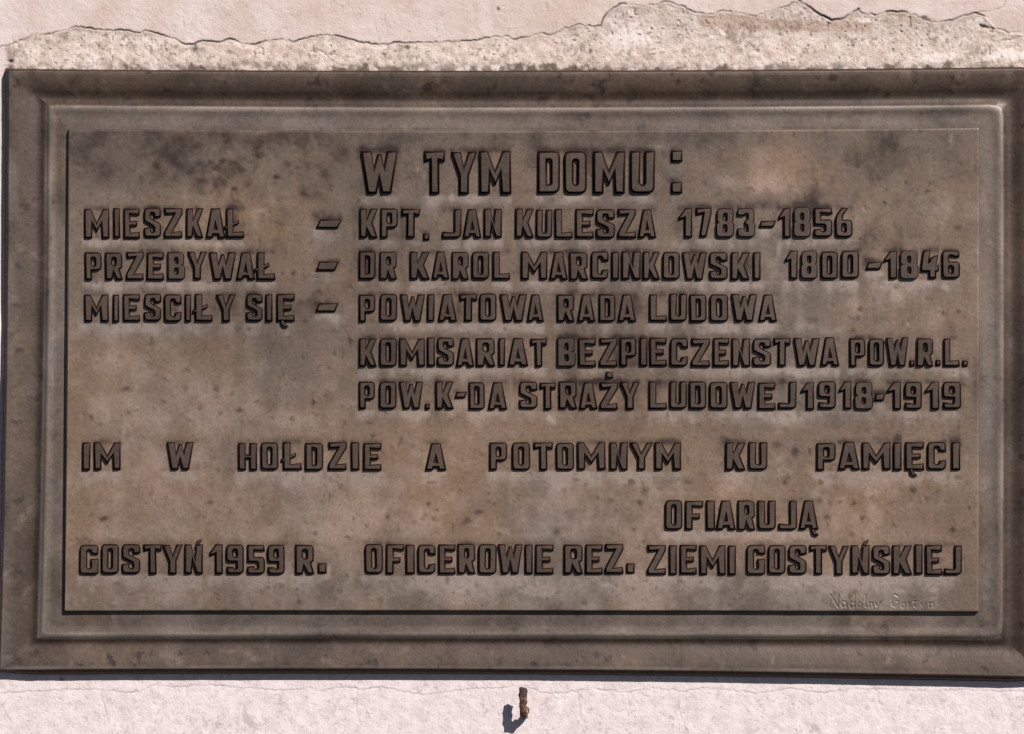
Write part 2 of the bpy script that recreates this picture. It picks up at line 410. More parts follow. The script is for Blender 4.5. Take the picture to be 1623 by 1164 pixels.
for k in range(4):
    Xs = np.array([a[0] for a in sides[k]]); Ys = np.array([a[1] for a in sides[k]]); Hs = np.array([a[2] for a in sides[k]])
    wob = 0.45 * fbm(Xs, Ys, 120, 3, 33) + 0.12 * fbm(Xs, Ys, 22, 2, 34)
    amp = (ss > 0.05)[:, None] * (ss < 1.9)[:, None]
    Hs = Hs + wob * amp
    # raised hairline of the mitre at the left corners
    for endi, left in ((0, k in (0, 3)), (-1, k in (2, 3))):
        cx = Xs[:, endi][:, None]; cy = Ys[:, endi][:, None]
        dd = np.hypot(Xs - cx, Ys - cy)
        if cx.mean() < 800: Hs = Hs + 0.9 * np.exp(-(dd / 3.0) ** 2) * ((ss > 0.05) & (ss < 1.02))[:, None]
    sarr = np.repeat(ss[:, None], NS, 1)
    dn = 0.75 + 0.5 * fbm(Xs, Ys, 60, 4, 35)
    sh = {3: .09, 2: .07}.get(k, 0.0)
    dirt_shade = np.interp(sarr, [0, 0.3, 0.70 - sh, 0.96 - sh, 1.0 - sh, 1.05 - sh, 1.3, 1.45, 1.6, 1.95, 2.0], [0.08, 0.25, 0.8, 1.0, 0.6, 0.0, 0.1, 0.42, 0.3, 0.05, 0.5]) * dn  # groove patina plus painted shade beside the bead and under the plate edge
    dirt_shade = np.where(sarr < -0.02, 1.0, dirt_shade)
    worn_highlight = 0.34 * sstep(1.05, 1.3, sarr) * (0.7 + 0.9 * fbm(Xs, Ys, 70, 4, 38)) + np.interp(sarr, [-0.03, 0, 0.05, 0.12 if k != 3 else .3, 1.0 - sh, 1.05 - sh, 1.15, 1.26], [0, 0.6 if k != 0 else .05, 0.35 if k != 0 else .05, 0, 0, 0.8, 0.6, 0]) * (0.55 + 0.7 * fbm(Xs, Ys, 90, 4, 37))  # wear mixed with highlights painted along the bead and outer edge
    if k == 2:   # the foot of the casting spreads further along its lower edge
        tt = np.linspace(0, 1, NS)[None, :]
        Ys = Ys + (np.interp(ss, [-.1, -.055, -.03], [5.0, 3.5, 0])[:, None]) * np.minimum(sstep(0, .04, tt), sstep(1, .96, tt))
    P = local(unproject(Xs, Ys, Hs))
    f = grid_faces(len(ss), NS)
    me = mesh_from('frame_moulding', P, f, M_FRAME, True, dict(dirt_shade=np.clip(dirt_shade, 0, 1), worn_highlight=np.clip(worn_highlight, 0, 1)))
    # make sure the faces look at the camera
    me.update()
    if me.polygons[len(me.polygons) // 2].normal.y > 0: me.flip_normals()
    part('frame_moulding', me)

# ------------------------------------------------------------------ lettering: glyph outlines in pixels, y up
def rr(pts, n=4):
    out = []
    m = len(pts)
    pts = [(p[0] + random.uniform(-.3, .3), p[1] + random.uniform(-.3, .3), *p[2:]) for p in pts]
    for i, p in enumerate(pts):
        r = p[2] if len(p) > 2 else 0
        if r <= 0: out.append((p[0], p[1])); continue
        a = pts[i - 1]; b = pts[(i + 1) % m]
        va = Vector((a[0] - p[0], a[1] - p[1])); vb = Vector((b[0] - p[0], b[1] - p[1]))
        r = min(r, va.length * 0.48, vb.length * 0.48)
        pa = Vector(p[:2]) + va.normalized() * r; pb = Vector(p[:2]) + vb.normalized() * r
        for k in range(n + 1):
            t = k / n; q = pa * (1 - t) ** 2 + Vector(p[:2]) * 2 * t * (1 - t) + pb * t * t
            out.append((q.x, q.y))
    return out
def box(x0, y0, x1, y1, r=0): return [(x0, y0, r), (x0, y1, r), (x1, y1, r), (x1, y0, r)]
def glyph(ch, W, H, t, u):
    R = 0.17 * H
    ex = []                                   # extra shells (accents, tails)
    b = {'Ł': 'L', 'Ń': 'N', 'Ż': 'Z', 'Ę': 'E', 'Ą': 'A', '0': 'O'}.get(ch, ch)
    if ch in 'ĘĄ':
        x = W - 3 if ch == 'Ą' else W * .52
        ex.append([(x - 9, 3), (x - 3.5, 3), (x - 2, -3), (x + 4, -6.5), (x + 2, -10.5), (x - 6, -8), (x - 9, -3)])
    if ch == 'Ż': ex.append(box(W * .34, H + 6, W * .34 + 12, H + 17))
    if ch == 'Ń': ex.append([(W * .52, H - 7), (W * .66, H + 5), (W * .95, H + 9), (W * .9, H + 3), (W * .74, H - 2), (W * .7, H - 7)])
    if ch == 'Ł':
        ex.append([(-3.5, .26 * H), (-3.5, .26 * H + 6.5), (t + 8, .26 * H + 17), (t + 8, .26 * H + 10)])
    h = []
    if b == 'A':
        s = .27 * W / H; ya = (W - 2 * t) / (2 * s); b0, b1 = .11 * H, .34 * H
        o = [(0, 0), (.27 * W, H), (.73 * W, H), (W, 0), (W - t, 0), (W - t - s * b0, b0), (t + s * b0, b0), (t, 0)]
        h = [[(t + s * b1, b1), (W - t - s * b1, b1), (W / 2, max(.52 * H, min(ya, .74 * H)))]]
    elif b == 'B':
        o = [(0, 0), (0, H), (W * .95, H, R), (W * .95, .56 * H, 3), (W * .88, .52 * H), (W, .47 * H, 3), (W, 0, R)]
        h = [box(t, u, W - t, .5 * H - u * .45, 1.5), box(t, .5 * H + u * .45, W - t * 1.02, H - u, 1.5)]
    elif b == 'C':
        o = [(0, 0, R), (0, H, R), (W, H, R), (W, .62 * H), (W - t * .95, .66 * H), (W - t * .95, H - u, 2), (t, H - u, 2), (t, u, 2), (W - t * .95, u, 2), (W - t * .95, .34 * H), (W, .38 * H), (W, 0, R)]
    elif b == 'D':
        o = [(0, 0), (0, H), (W, H, R), (W, 0, R)]; h = [[(t, u), (t, H - u), (W - t, H - u, 2), (W - t, u, 2)]]
    elif b == 'E':
        o = [(0, 0), (0, H), (W, H), (W - 1, H - u - 1.5), (t, H - u), (t, .5 * H + u * .45), (W * .82, .5 * H + u * .5), (W * .82, .5 * H - u * .5), (t, .5 * H - u * .45), (t, u), (W - 1, u + 1.5), (W, 0)]
    elif b == 'F':
        o = [(0, 0), (0, H), (W, H), (W - 1, H - u - 1.5), (t, H - u), (t, .5 * H + u * .35), (W * .8, .5 * H + u * .35), (W * .8, .5 * H - u * .6), (t, .5 * H - u * .6), (t, 0)]
    elif b == 'G':
        o = [(0, 0, R), (0, H, R), (W, H, R), (W, .66 * H), (W - t, .68 * H), (W - t, H - u, 2), (t, H - u, 2), (t, u, 2), (W - t, u, 2), (W - t, .36 * H), (W * .56, .36 * H), (W * .56, .53 * H), (W, .53 * H), (W, 0, 4)]
    elif b == 'H':
        o = [(0, 0), (0, H), (t, H), (t, .6 * H), (W - t, .6 * H), (W - t, H), (W, H), (W, 0), (W - t, 0), (W - t, .41 * H), (t, .41 * H), (t, 0)]
    elif b == 'I': o = [(0, 0), (0, H), (W, H), (W, 0)]
    elif b == 'J':
        o = [(0, 0), (0, u * 1.15), (W - t, u, 2), (W - t, H), (W, H), (W, 0, R)]
    elif b == 'K':
        o = [(0, 0), (0, H), (t, H), (t, .66 * H), (W - t * 1.05, H), (W, H), (W * .72, .52 * H), (W, 0), (W - t * 1.02, 0), (t, .31 * H), (t, 0)]
    elif b == 'L':
        o = [(0, 0), (0, H), (t, H), (t, u), (W - 1, u + 1.5), (W, 0)]
    elif b == 'M':
        o = [(0, 0), (0, H), (t * .85, H), (W / 2, .57 * H), (W - .85 * t, H), (W, H), (W, 0), (W - t, 0), (W - t, .50 * H), (W / 2, .17 * H), (t, .50 * H), (t, 0)]
    elif b == 'N':
        o = [(0, 0), (0, H), (t * .9, H), (W - t, .50 * H), (W - t, H), (W, H), (W, 0), (W - .9 * t, 0), (t, .50 * H), (t, 0)]
    elif b == 'O':
        o = [(0, 0, R), (0, H, R), (W, H, R), (W, 0, R)]; h = [box(t, u, W - t, H - u, 2.2)]
    elif b == 'P':
        o = [(0, 0), (0, H), (W, H, R), (W, .33 * H, R), (t, .33 * H), (t, 0)]; h = [box(t, .33 * H + u * .85, W - t, H - u, 1.8)]
    elif b == 'R':
        o = [(0, 0), (0, H), (W * .97, H, R), (W * .97, .44 * H, 4), (W * .84, .39 * H), (W, 0), (W - t * .9, 0), (t + 1, .27 * H), (t, 0)]
        h = [box(t, .55 * H, W - t * 1.02, H - u, 1.6)]
    elif b == 'S':
        o = [(0, 0, R), (0, .33 * H), (t, .36 * H), (t, u, 1.5), (W - t, u, 1.5), (W - t, .35 * H, 2), (0, .53 * H, 4), (0, H, R), (W, H, R), (W, .67 * H), (W - t, .64 * H), (W - t, H - u, 1.5), (t, H - u, 1.5), (t, .65 * H, 2), (W, .47 * H, 4), (W, 0, R)]
    elif b == 'T':
        c = W / 2; o = [(c - t / 2, 0), (c - t / 2, H - u), (1.5, H - u - 2.5), (0, H), (W, H), (W - 1.5, H - u - 2.5), (c + t / 2, H - u), (c + t / 2, 0)]
    elif b == 'U':
        o = [(0, 0, R), (0, H), (t, H), (t, u, 2), (W - t, u, 2), (W - t, H), (W, H), (W, 0, R)]
    elif b == 'W':
        o = [(x * W, y * H) for x, y in ((0, 1), (.31, 1), (.365, .60), (.43, .93), (.57, .93), (.635, .62), (.69, 1), (1, 1), (.83, 0), (.55, 0), (.50, .40), (.45, 0), (.17, 0))]
    elif b == 'Y':
        c = W / 2; o = [(0, H), (t, H), (c, .66 * H), (W - t * .9, H), (W, H), (c + t / 2, .44 * H), (c + t / 2, 0), (c - t / 2, 0), (c - t / 2, .44 * H)]
    elif b == 'Z':
        o = [(0, 0), (0, u), (W - t * 1.2, H - u), (2, H - u - 1.5), (0, H), (W, H), (W, H - u), (t * 1.2, u), (W - 1, u + 1.5), (W, 0)]
    elif b == '1':
        o = [(W - t, 0), (W - t, .64 * H), (1, .58 * H), (0, .70 * H), (W - t * .95, H), (W, H), (W, 0)]
    elif b == '3':
        o = [(0, 0, R), (0, .30 * H), (t, .34 * H), (t, u, 1.5), (W - t, u, 2), (W - t, .41 * H, 2), (.42 * W, .43 * H), (.42 * W, .58 * H), (W - t, .61 * H, 2), (W - t, H - u, 2), (t, H - u, 1.5), (t, .72 * H), (0, .74 * H), (0, H, R), (W * .96, H, R), (W * .96, .55 * H, 3), (W * .9, .51 * H), (W, .46 * H, 3), (W, 0, R)]
    elif b == '4':
        o = [(.42 * W, 0), (.42 * W, .24 * H), (0, .24 * H), (0, .46 * H), (.12 * W, H), (.12 * W + t, H), (.12 * W + t * .75, .44 * H), (.44 * W, .44 * H), (.50 * W, .74 * H), (.46 * W + t * 1.15, .86 * H), (.46 * W + t * .9, .46 * H), (W, .56 * H), (W, .26 * H), (.42 * W + t, .24 * H), (.42 * W + t, 0)]
    elif b == '5':
        o = [(0, 0, R), (0, .27 * H), (t, .31 * H), (t, u, 1.5), (W - t, u, 2), (W - t, .40 * H, 2), (0, .40 * H), (0, H), (W - 2, H), (W, H - u - 1), (t * .95, H - u), (t * .95, .61 * H), (W, .61 * H, R), (W, 0, R)]
    elif b in '69':
        o = [(0, 0, R), (0, H, R), (W * .97, H, R), (W * .97, .73 * H), (W - t, .75 * H), (W - t, H - u, 2), (t, H - u, 2), (t, .61 * H), (W, .61 * H, R), (W, 0, R)]
        h = [box(t, u, W - t, .61 * H - u * .9, 1.8)]
        if b == '9':
            fl = lambda P: [(W - p[0], H - p[1], *p[2:]) for p in P]
            o = fl(o); h = [fl(q) for q in h]
    elif b == 'b':
        o = [(0, 0, R), (0, .72 * H, R), (.36 * W, H), (.36 * W + t, H), (t + 1, .72 * H, 3), (t + 1, .61 * H), (W, .61 * H, R), (W, 0, R)]
        h = [box(t, u, W - t, .61 * H - u * .9, 1.8)]
    elif b == '7':
        o = [(0, H), (W, H), (W, .78 * H), (.66 * W, 0), (.66 * W - t * 1.05, 0), (W - t * 1.25, H - u), (1, H - u - 3)]
    elif b == '8':
        o = [(0, 0, R), (0, .48 * H, 3), (.08 * W, .52 * H), (.03 * W, .56 * H, 3), (.03 * W, H, R), (.97 * W, H, R), (.97 * W, .56 * H, 3), (.92 * W, .52 * H), (W, .48 * H, 3), (W, 0, R)]
        h = [box(t, u, W - t, .5 * H - u * .42, 2), box(t, .5 * H + u * .42, W - t, H - u, 2)]
    elif b == '-': o = [(0, 0), (.16 * W, H), (W, H), (.84 * W, 0)]
    else: o = [(0, 0), (0, H), (W, H), (W, 0)]
    return [rr(o)] + [rr(q) for q in h], ex

def orient(P, ccw):
    a = sum(P[i - 1][0] * P[i][1] - P[i][0] * P[i - 1][1] for i in range(len(P)))
    return P if (a > 0) == ccw else P[::-1]
def inset(P, d):
    """move the outline to its left (into the material) by d, with limited mitres"""
    n = len(P); out = []
    for i in range(n):
        a = Vector(P[i - 1]); p = Vector(P[i]); b = Vector(P[(i + 1) % n])
        e1 = (p - a).normalized(); e2 = (b - p).normalized()
        n1 = Vector((-e1.y, e1.x)); n2 = Vector((-e2.y, e2.x))
        m = n1 + n2
        if m.length < 1e-4: m = n1
        m.normalize(); k = 1 / max(m.dot(n1), 0.5)
        out.append(tuple(p + m * d * k))
    return out
PLATE_H = 18.9
def crossing(loops):
    E = [(P[i - 1], P[i]) for P in loops for i in range(len(P))]
    A = np.array([e[0] for e in E]); B = np.array([e[1] for e in E])
    cr = lambda o, p, q: (p[..., 0] - o[..., 0]) * (q[..., 1] - o[..., 1]) - (p[..., 1] - o[..., 1]) * (q[..., 0] - o[..., 0])
    a, b, c, d = A[:, None], B[:, None], A[None], B[None]
    hit = (cr(a, b, c) * cr(a, b, d) < -1e-9) & (cr(c, d, a) * cr(c, d, b) < -1e-9)
    return bool(hit.any())
def shell(V, Fc, A, loops, hgt, bev, ox, oy):
    """loops[0] outer, the rest holes; ox, oy place the pixel frame in the photograph (y down)"""
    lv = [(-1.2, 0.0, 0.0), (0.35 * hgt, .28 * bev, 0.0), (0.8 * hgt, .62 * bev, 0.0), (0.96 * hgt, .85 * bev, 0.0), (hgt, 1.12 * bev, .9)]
    for _ in range(12):   # keep the bevel small enough that the inset outline never crosses itself
        if not crossing([inset(orient(P, li == 0), 1.12 * bev) for li, P in enumerate(loops)]): break
        bev *= .92
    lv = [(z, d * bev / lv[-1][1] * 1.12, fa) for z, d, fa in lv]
    tops = []
    for li, P in enumerate(loops):
        P = orient(P, li == 0); n = len(P); base = len(V); ring = []
        for (z, d, fa) in lv:
            Q = inset(P, d); ring.append(len(V))
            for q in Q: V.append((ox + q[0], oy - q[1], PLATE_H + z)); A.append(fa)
            last = Q
        for k in range(len(lv) - 1):
            for i in range(n):
                j = (i + 1) % n
                Fc.append((ring[k] + i, ring[k] + j, ring[k + 1] + j, ring[k + 1] + i))
        tops.append([(Vector((q[0], q[1], 0)), ring[-1] + i) for i, q in enumerate(last)])
    flat = [x for tp in tops for x in tp]
    ntop = len(Fc)
    for tri in tessellate_polygon([[x[0] for x in tp] for tp in tops]):
        a, b_, c = [flat[i] for i in tri]
        cr = (b_[0] - a[0]).cross(c[0] - a[0]).z
        idx = (a[1], b_[1], c[1]) if cr > 0 else (a[1], c[1], b_[1])
        Fc.append(idx)
    return ntop

ROWS = [
 (239, 310.5, 'W 569 631|T 669 707|Y 711 757|M 757 811|D 849 888|O 891 931|M 937 991|U 995 1038'),
 (330, 380.5, 'M 131 174|I 177 191|E 193 223|S 225 256|Z 257 290|K 292 323|A 323 358|Ł 356 388'),
 (331, 380.5, 'K 567 599.5|P 600 631|T 633 666.5|J 698 732|A 731 764|N 764 796|K 814 847|U 846.5 876|L 876.5 908.5|E 909 942|S 942 975.5|Z 976 1009|A 1008 1041'),
 (329.5, 379.5, '1 1072 1097.5|7 1100 1129|8 1132 1164|3 1166 1197.5|1 1231 1254|8 1255 1286|5 1287 1320|b 1321 1352'),
 (399, 446.5, 'P 132 162|R 164 195.5|Z 197 228.5|E 229.5 260.5|B 263 294|Y 294 329|W 328 375|A 371 405|Ł 404 437|D 566 595.5|R 599 630|K 647 682|A 681 713|R 713 744|O 744.5 776|L 778 809|M 823 868|A 867.5 900.5|R 900 933|C 933.5 965|I 966 981.5|N 982 1016|K 1016 1047|O 1047 1078|W 1078 1121|S 1121.5 1154|K 1155.5 1189|I 1191 1206'),
 (397.5, 445.5, '1 1241 1264.5|8 1266 1296|0 1298 1329|0 1330 1362|1 1398 1422.5|8 1424 1456|4 1456 1489|6 1490 1522.5'),
 (466, 513, 'M 131 173|I 176 189.5|E 192 223|S 225 256|C 257 288.5|I 290 303.5|Ł 306 338|Y 339 375|S 387 417|I 418 432.5|Ę 435.5 468|P 566 595.5|O 598.5 630|W 631 674|I 674 689|A 691 725|T 724.5 757.5|O 756.5 787.5|W 789 836|A 832 863|R 880 911.5|A 912 944.5|D 946.5 976|A 976 1009|L 1026.5 1058|U 1058 1089.5|D 1090.5 1121|O 1122 1155|W 1155.5 1201|A 1199 1232.5'),
 (535.5, 584, 'K 566 598|O 598 629.5|M 630 674.5|I 674.5 690|S 690 720.5|A 719.5 752.5|R 752 786|I 787 801|A 801.5 838|T 838 868|B 881 913|E 914 945.5|Z 946.5 979|P 980 1009.5|I 1011 1026.5|E 1027 1058|C 1058.5 1091|Z 1092.5 1126|E 1127 1156.5|N 1157 1189.5|S 1190 1223|T 1222.5 1254|W 1255 1300|A 1297.5 1331|P 1344 1372.5|O 1373.5 1402|W 1402 1441|R 1450 1480|L 1492.5 1522'),
 (605, 652, 'P 566 595|O 598 629|W 630 672|K 688 720|D 740.5 769|A 770 804.5|S 820 852.5|T 852 882|R 882.5 915.5|A 914.5 948|Ż 947.5 980|Y 979.5 1015|L 1025.5 1058|U 1058 1089|D 1089.5 1120|O 1121 1154|W 1154 1198.5|E 1198.5 1230|J 1230.5 1263|1 1266.5 1291|9 1293.5 1325.5|1 1327 1350|8 1351.5 1384|1 1403 1429|9 1430.5 1462|1 1463.5 1489|9 1491 1524'),
 (701, 748.5, 'I 127 143.5|M 146 192|W 261 308|H 375 408|O 410.5 442|Ł 446 479|D 481 513|Z 517 550|I 553.5 570|E 573 605.5|A 671 708|P 773 804.5|O 808.5 841|T 843 878|O 878 910.5|M 912.5 960.5|N 963 995.5|Y 994.5 1036|M 1035 1080|K 1147 1182.5|U 1183.5 1217|P 1291 1325|A 1325 1364|M 1363.5 1412|I 1413 1429.5|Ę 1431.5 1465.5|C 1466.5 1500|I 1505 1522.5'),
 (793, 843.5, 'O 1051 1082|F 1083 1116|I 1116.5 1134|A 1132 1167|R 1166.5 1198|U 1198 1230.5|J 1231 1264|Ą 1263 1297.5'),
 (862.5, 913, 'G 123 156.5|O 157 189|S 190 223|T 224 258|Y 254 291|Ń 289.5 322|1 329 354|9 355.5 387|5 388.5 420.5|9 421 452|R 465 499|O 575.5 608|F 609 641.5|I 640.5 658|C 659 691|E 692 723|R 722.5 754.5|O 755 787.5|W 786 829|I 829 845|E 845.5 878|R 891 925|E 925 956|Z 956 989'),
 (863.5, 914, 'Z 1023 1056.5|I 1057.5 1073.5|E 1075 1105.5|M 1106 1151|I 1151 1167|G 1180 1213.5|O 1214 1246|S 1246.5 1279|T 1279.5 1312|Y 1309.5 1347|Ń 1346 1379|S 1379.5 1412|K 1411.5 1447|I 1447 1463|E 1464 1494.5|J 1493.5 1525'),
]
DASH = [(497, 347, 543, 365), (497, 414, 538, 432), (496, 481, 538, 498), (1199, 349, 1231, 364), (1368, 414, 1400, 430), (717, 621, 741, 635), (1382, 623, 1404, 639)]
DOTS = [(668, 370, 681, 384, 'full_stop'), (1438.5, 571, 1450, 584, 'full_stop'), (1480, 571, 1491.5, 584, 'full_stop'), (1522.5, 571, 1534.5, 584, 'full_stop'),
        (671, 640, 682, 652, 'full_stop'), (501, 892, 518, 912, 'full_stop'), (989.5, 892, 1006.5, 912, 'full_stop'), (1061, 239, 1082, 260, 'colon_dot'), (1061, 288, 1082, 309.5, 'colon_dot')]
SHX, SHY = 2.4, 2.7           # part of each measured letter box that is cast shadow
LETTER_BOXES = []
def put(ch, x0, y0, x1, y1, name):
    LETTER_BOXES.append((x0, y0, x1, y1))
    jy = random.uniform(-.7, .7)
    W_ = x1 - x0 - SHX; H_ = y1 - y0 - SHY + random.uniform(-.6, .6)
    big = H_ > 60
    t = min(17.5 if big else 13.2, W_ * {'M': .345, 'W': .34, 'A': .385, 'Ą': .385, 'Y': .40, '1': .62, 'K': .405, 'N': .425, 'Ń': .425, 'H': .42}.get(ch, .44))
    u = (16.0 if big else 10.0)
    bev = 4.0 if big else 3.2
    hgt = (6.2 if big else 5.3) + random.uniform(-.3, .3)
    if name in ('dash', 'full_stop'): hgt = 4.4
    if ch in 'ŁĄĘŃŻ': name = 'letter'
    loops, ex = glyph(ch, W_, H_, t, u)
    V, Fc, A = [], [], []
    sk_ = random.uniform(-.012, .012)
    ox, oy = x0 + SHX, y1 - SHY + jy
    loops = [[(p[0] + p[1] * sk_, p[1]) for p in P] for P in loops]
    starts = []
    n0 = shell(V, Fc, A, loops, hgt, bev, ox, oy); flats = set(range(n0, len(Fc)))
    for E in ex:
        n0 = shell(V, Fc, A, [rr(E)], hgt - .45, bev * .75, ox, oy); flats |= set(range(n0, len(Fc)))
    V = np.array(V)
    P = unproject(V[:, 0], V[:, 1], V[:, 2])
    o_ = unproject(ox + W_ / 2, oy - H_ / 2, PLATE_H)
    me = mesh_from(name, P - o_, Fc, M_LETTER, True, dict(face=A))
    for i in flats: me.polygons[i].use_smooth = False
    o = part(name, me); o.location = (o_ - ORG).tolist()
for y0, y1, row in ROWS:
    for it in row.split('|'):
        ch, a, b = it.split(); a = float(a); b = float(b)
        put(ch, a, y0, b, y1, 'digit' if ch in '0123456789b' else 'letter')
for a in DASH: put('-', *a, 'dash')
for x0, y0, x1, y1, nm in DOTS: put('.', x0, y0, x1, y1, nm)

# ------------------------------------------------------------------ inscription plate with patina and the scratched signature
SIG = [ # strokes of the hand-written signature, photograph pixels
 [(1315,963),(1316,942)],[(1316,942),(1328,963)],[(1328,963),(1329,942)],
 [(1341,955),(1336,953),(1333,958),(1335,963),(1340,961),(1341,954),(1342,963)],
 [(1355,942),(1354,963)],[(1354,956),(1349,954),(1346,959),(1349,964),(1354,961)],
 [(1363,955),(1359,958),(1360,963),(1364,963),(1366,958),(1363,955)],[(1372,943),(1371,961),(1374,963)],
 [(1378,963),(1378,955)],[(1378,957),(1382,955),(1384,963)],[(1387,955),(1389,961)],[(1395,954),(1388,969)],
 [(1424,946),(1417,942),(1413,950),(1414,960),(1420,963),(1423,958),(1423,953)],[(1419,953),(1425,953)],
 [(1432,955),(1428,958),(1429,963),(1433,963),(1435,958),(1432,955)],[(1443,955),(1439,956),(1442,960),(1439,963)],
 [(1450,947),(1449,961),(1452,963)],[(1446,954),(1455,953)],[(1458,955),(1461,961)],[(1467,954),(1459,968)],
 [(1473,963),(1473,955)],[(1473,957),(1478,955),(1480,963)],[(1480,948),(1483,944)]]
xs = lines((0, 1300, 2.6), (1300, 1500, 1.1), (1500, 1660, 2.6)); xs = xs[(xs > 100) & (xs < 1560)]
uu = np.concatenate([np.linspace(0, 1, 460)[:380], np.linspace(0, 1, 460)[380:]])
uu = np.unique(np.concatenate([lines((0, .832, .0018), (.832, .966, .00078), (.966, 1, .0018))]))
vv = np.unique(lines((0, .953, .0034), (.953, .995, .0015), (.995, 1, .0025)))
cs, bws = K[2]
U, Vv = np.meshgrid(uu, vv)
tl, tr, br, bl = [np.array(c) for c in cs]
X = (1 - Vv) * ((1 - U) * tl[0] + U * tr[0]) + Vv * ((1 - U) * bl[0] + U * br[0]) + bws[3] * 4 * Vv * (1 - Vv) * (1 - U) + bws[1] * 4 * Vv * (1 - Vv) * U
Y = (1 - Vv) * ((1 - U) * tl[1] + U * tr[1]) + Vv * ((1 - U) * bl[1] + U * br[1]) + bws[0] * 4 * U * (1 - U) * (1 - Vv) + bws[2] * 4 * U * (1 - U) * Vv
Hh = PLATE_H + 0.28 * fbm(X, Y, 150, 3, 41) + 0.10 * fbm(X, Y, 26, 3, 42)
for i, st in enumerate(SIG):
    d = polydist(X, Y, st, 6); Hh -= (.75 + .35 * vnoise(X, Y, 14, 93)) * np.exp(-(d / 1.0) ** 2); Hh += 0.22 * np.exp(-((d - 2.2) / 0.9) ** 2)
# casting dimples and dents
for i in range(90):
    cx, cy, r = rng.uniform(115, 1545), rng.uniform(215, 965), rng.uniform(1.6, 4.5)
    m = (np.abs(X - cx) < 15) & (np.abs(Y - cy) < 15)
    Hh[m] += rng.choice([-0.8, 0.5]) * np.exp(-((X[m] - cx) ** 2 + (Y[m] - cy) ** 2) / r ** 2)
# patina
tone = 0.52 + 0.24 * fbm(X, Y, 150, 4, 51, 0.65) + 0.24 * fbm(X, Y, 30, 4, 52, 0.65) + .07 * sstep(600, 760, Y) - .10 * sstep(340, 230, Y)
warm = 0.34 + 0.65 * fbm(X, Y, 190, 4, 53, 0.6) + 0.15 * fbm(X, Y, 20, 3, 54)
for cx, cy, rx, ry, a in [(1230,285,42,26,.30),(1160,300,40,26,.18),(1215,322,60,16,-.38),(1140,320,34,20,-.22),(200,600,110,80,.12),(330,650,160,110,.14),(420,830,220,70,.16),(190,560,40,28,.10),
        (900,830,200,60,.10),(620,800,140,60,.10),(1400,470,110,60,.06),(1330,800,170,60,.05),(330,300,130,60,-.04),(140,280,40,60,-.05),(560,410,50,40,-.16),(1440,380,90,30,-.16),
        (760,940,240,22,.16),(300,945,190,20,.14),(1150,945,160,20,.07),(1370,940,150,20,.04),(700,225,200,14,-.05),(800,590,420,12,.03),(900,520,360,10,.05),(1130,700,60,30,-.07),
        (330,700,200,18,-.10),(470,275,50,60,-.14),(740,215,600,12,-.07),(1430,250,100,50,-.06)]:
    tone += a * np.exp(-((X - cx) / rx) ** 2 - ((Y - cy) / ry) ** 2)
for cx, cy, rx, ry, a in [(1230,280,60,32,.28),(420,350,90,50,.35),(300,620,240,100,.25),(700,700,420,70,.3),(500,830,340,70,.3),(1350,780,200,120,.2),(700,420,420,130,-.18),(240,250,160,45,-.3),(850,220,500,22,-.4),(760,940,420,30,-.35),(1250,950,300,30,-.3),(200,520,80,30,-.25),(1400,620,160,60,-.1)]:
    warm += a * np.exp(-((X - cx) / rx) ** 2 - ((Y - cy) / ry) ** 2)
mott = blob(X, Y, 380, 300, 170, 90) + .8 * blob(X, Y, 1250, 330, 170, 70) + .7 * blob(X, Y, 1350, 770, 200, 80) + .5 * blob(X, Y, 700, 820, 180, 50) + .5 * blob(X, Y, 1370, 500, 110, 40)
tone += .62 * mott * fbm(X, Y, 38, 5, 94, .65)
warm += .06
warm += .5 * mott * fbm(X, Y, 60, 4, 95, .6)
# rain-washed metal under each letter, grime above it
wn = 0.6 + 0.7 * np.clip(fbm(X, Y, 30, 3, 55) + .3, 0, 1.2)
wash = np.zeros_like(X); above = np.zeros_like(X); ledge = np.zeros_like(X)
for x0, y0, x1, y1 in LETTER_BOXES:
    m = (X > x0 - 10) & (X < x1 + 10) & (Y > y0 - 26) & (Y < y1 + 40)
    xx, yy = X[m], Y[m]
    hx = sstep(x0 - 8, x0 + 5, xx) * sstep(x1 + 8, x1 - 5, xx)
    wash[m] = np.maximum(wash[m], hx * sstep(y1 - 4, y1 + 2, yy) * sstep(y1 + 30, y1 + 2, yy + 8 * vnoise(xx, yy, 17, 91)))
    ledge[m] = np.maximum(ledge[m], sstep(x0 - 1, x0 + 4, xx) * sstep(x1 + 3, x1 - 3, xx) * sstep(y0 - 7, y0 - 1, yy) * sstep(y0 + 6, y0 + 2, yy))
    hx = sstep(x0 - 8, x0 + 4, xx) * sstep(x1 + 7, x1 - 5, xx)
    above[m] = np.maximum(above[m], hx * sstep(y0 - 15, y0 - 2, yy) * (1 - .6 * sstep(y0, y0 + 18, yy)) * sstep(y1 + 3, y1 - 6, yy))
above = above * np.clip(.62 + .75 * fbm(X, Y, 26, 4, 56), 0, 1.2)
tone += 0.36 * wash * wn - 0.20 * above - .16 * ledge
warm -= 0.38 * wash
# vertical run-off streaks
st_ = fbm(X + 5 * vnoise(X, Y, 40, 59), Y * 0.14, 26, 4, 57) * 1.3
tone -= 0.26 * np.clip(st_, 0, 1) * sstep(300, 380, Y) * sstep(700, 600, Y) * (X > 540)
tone -= 0.08 * np.clip(st_, 0, 1)
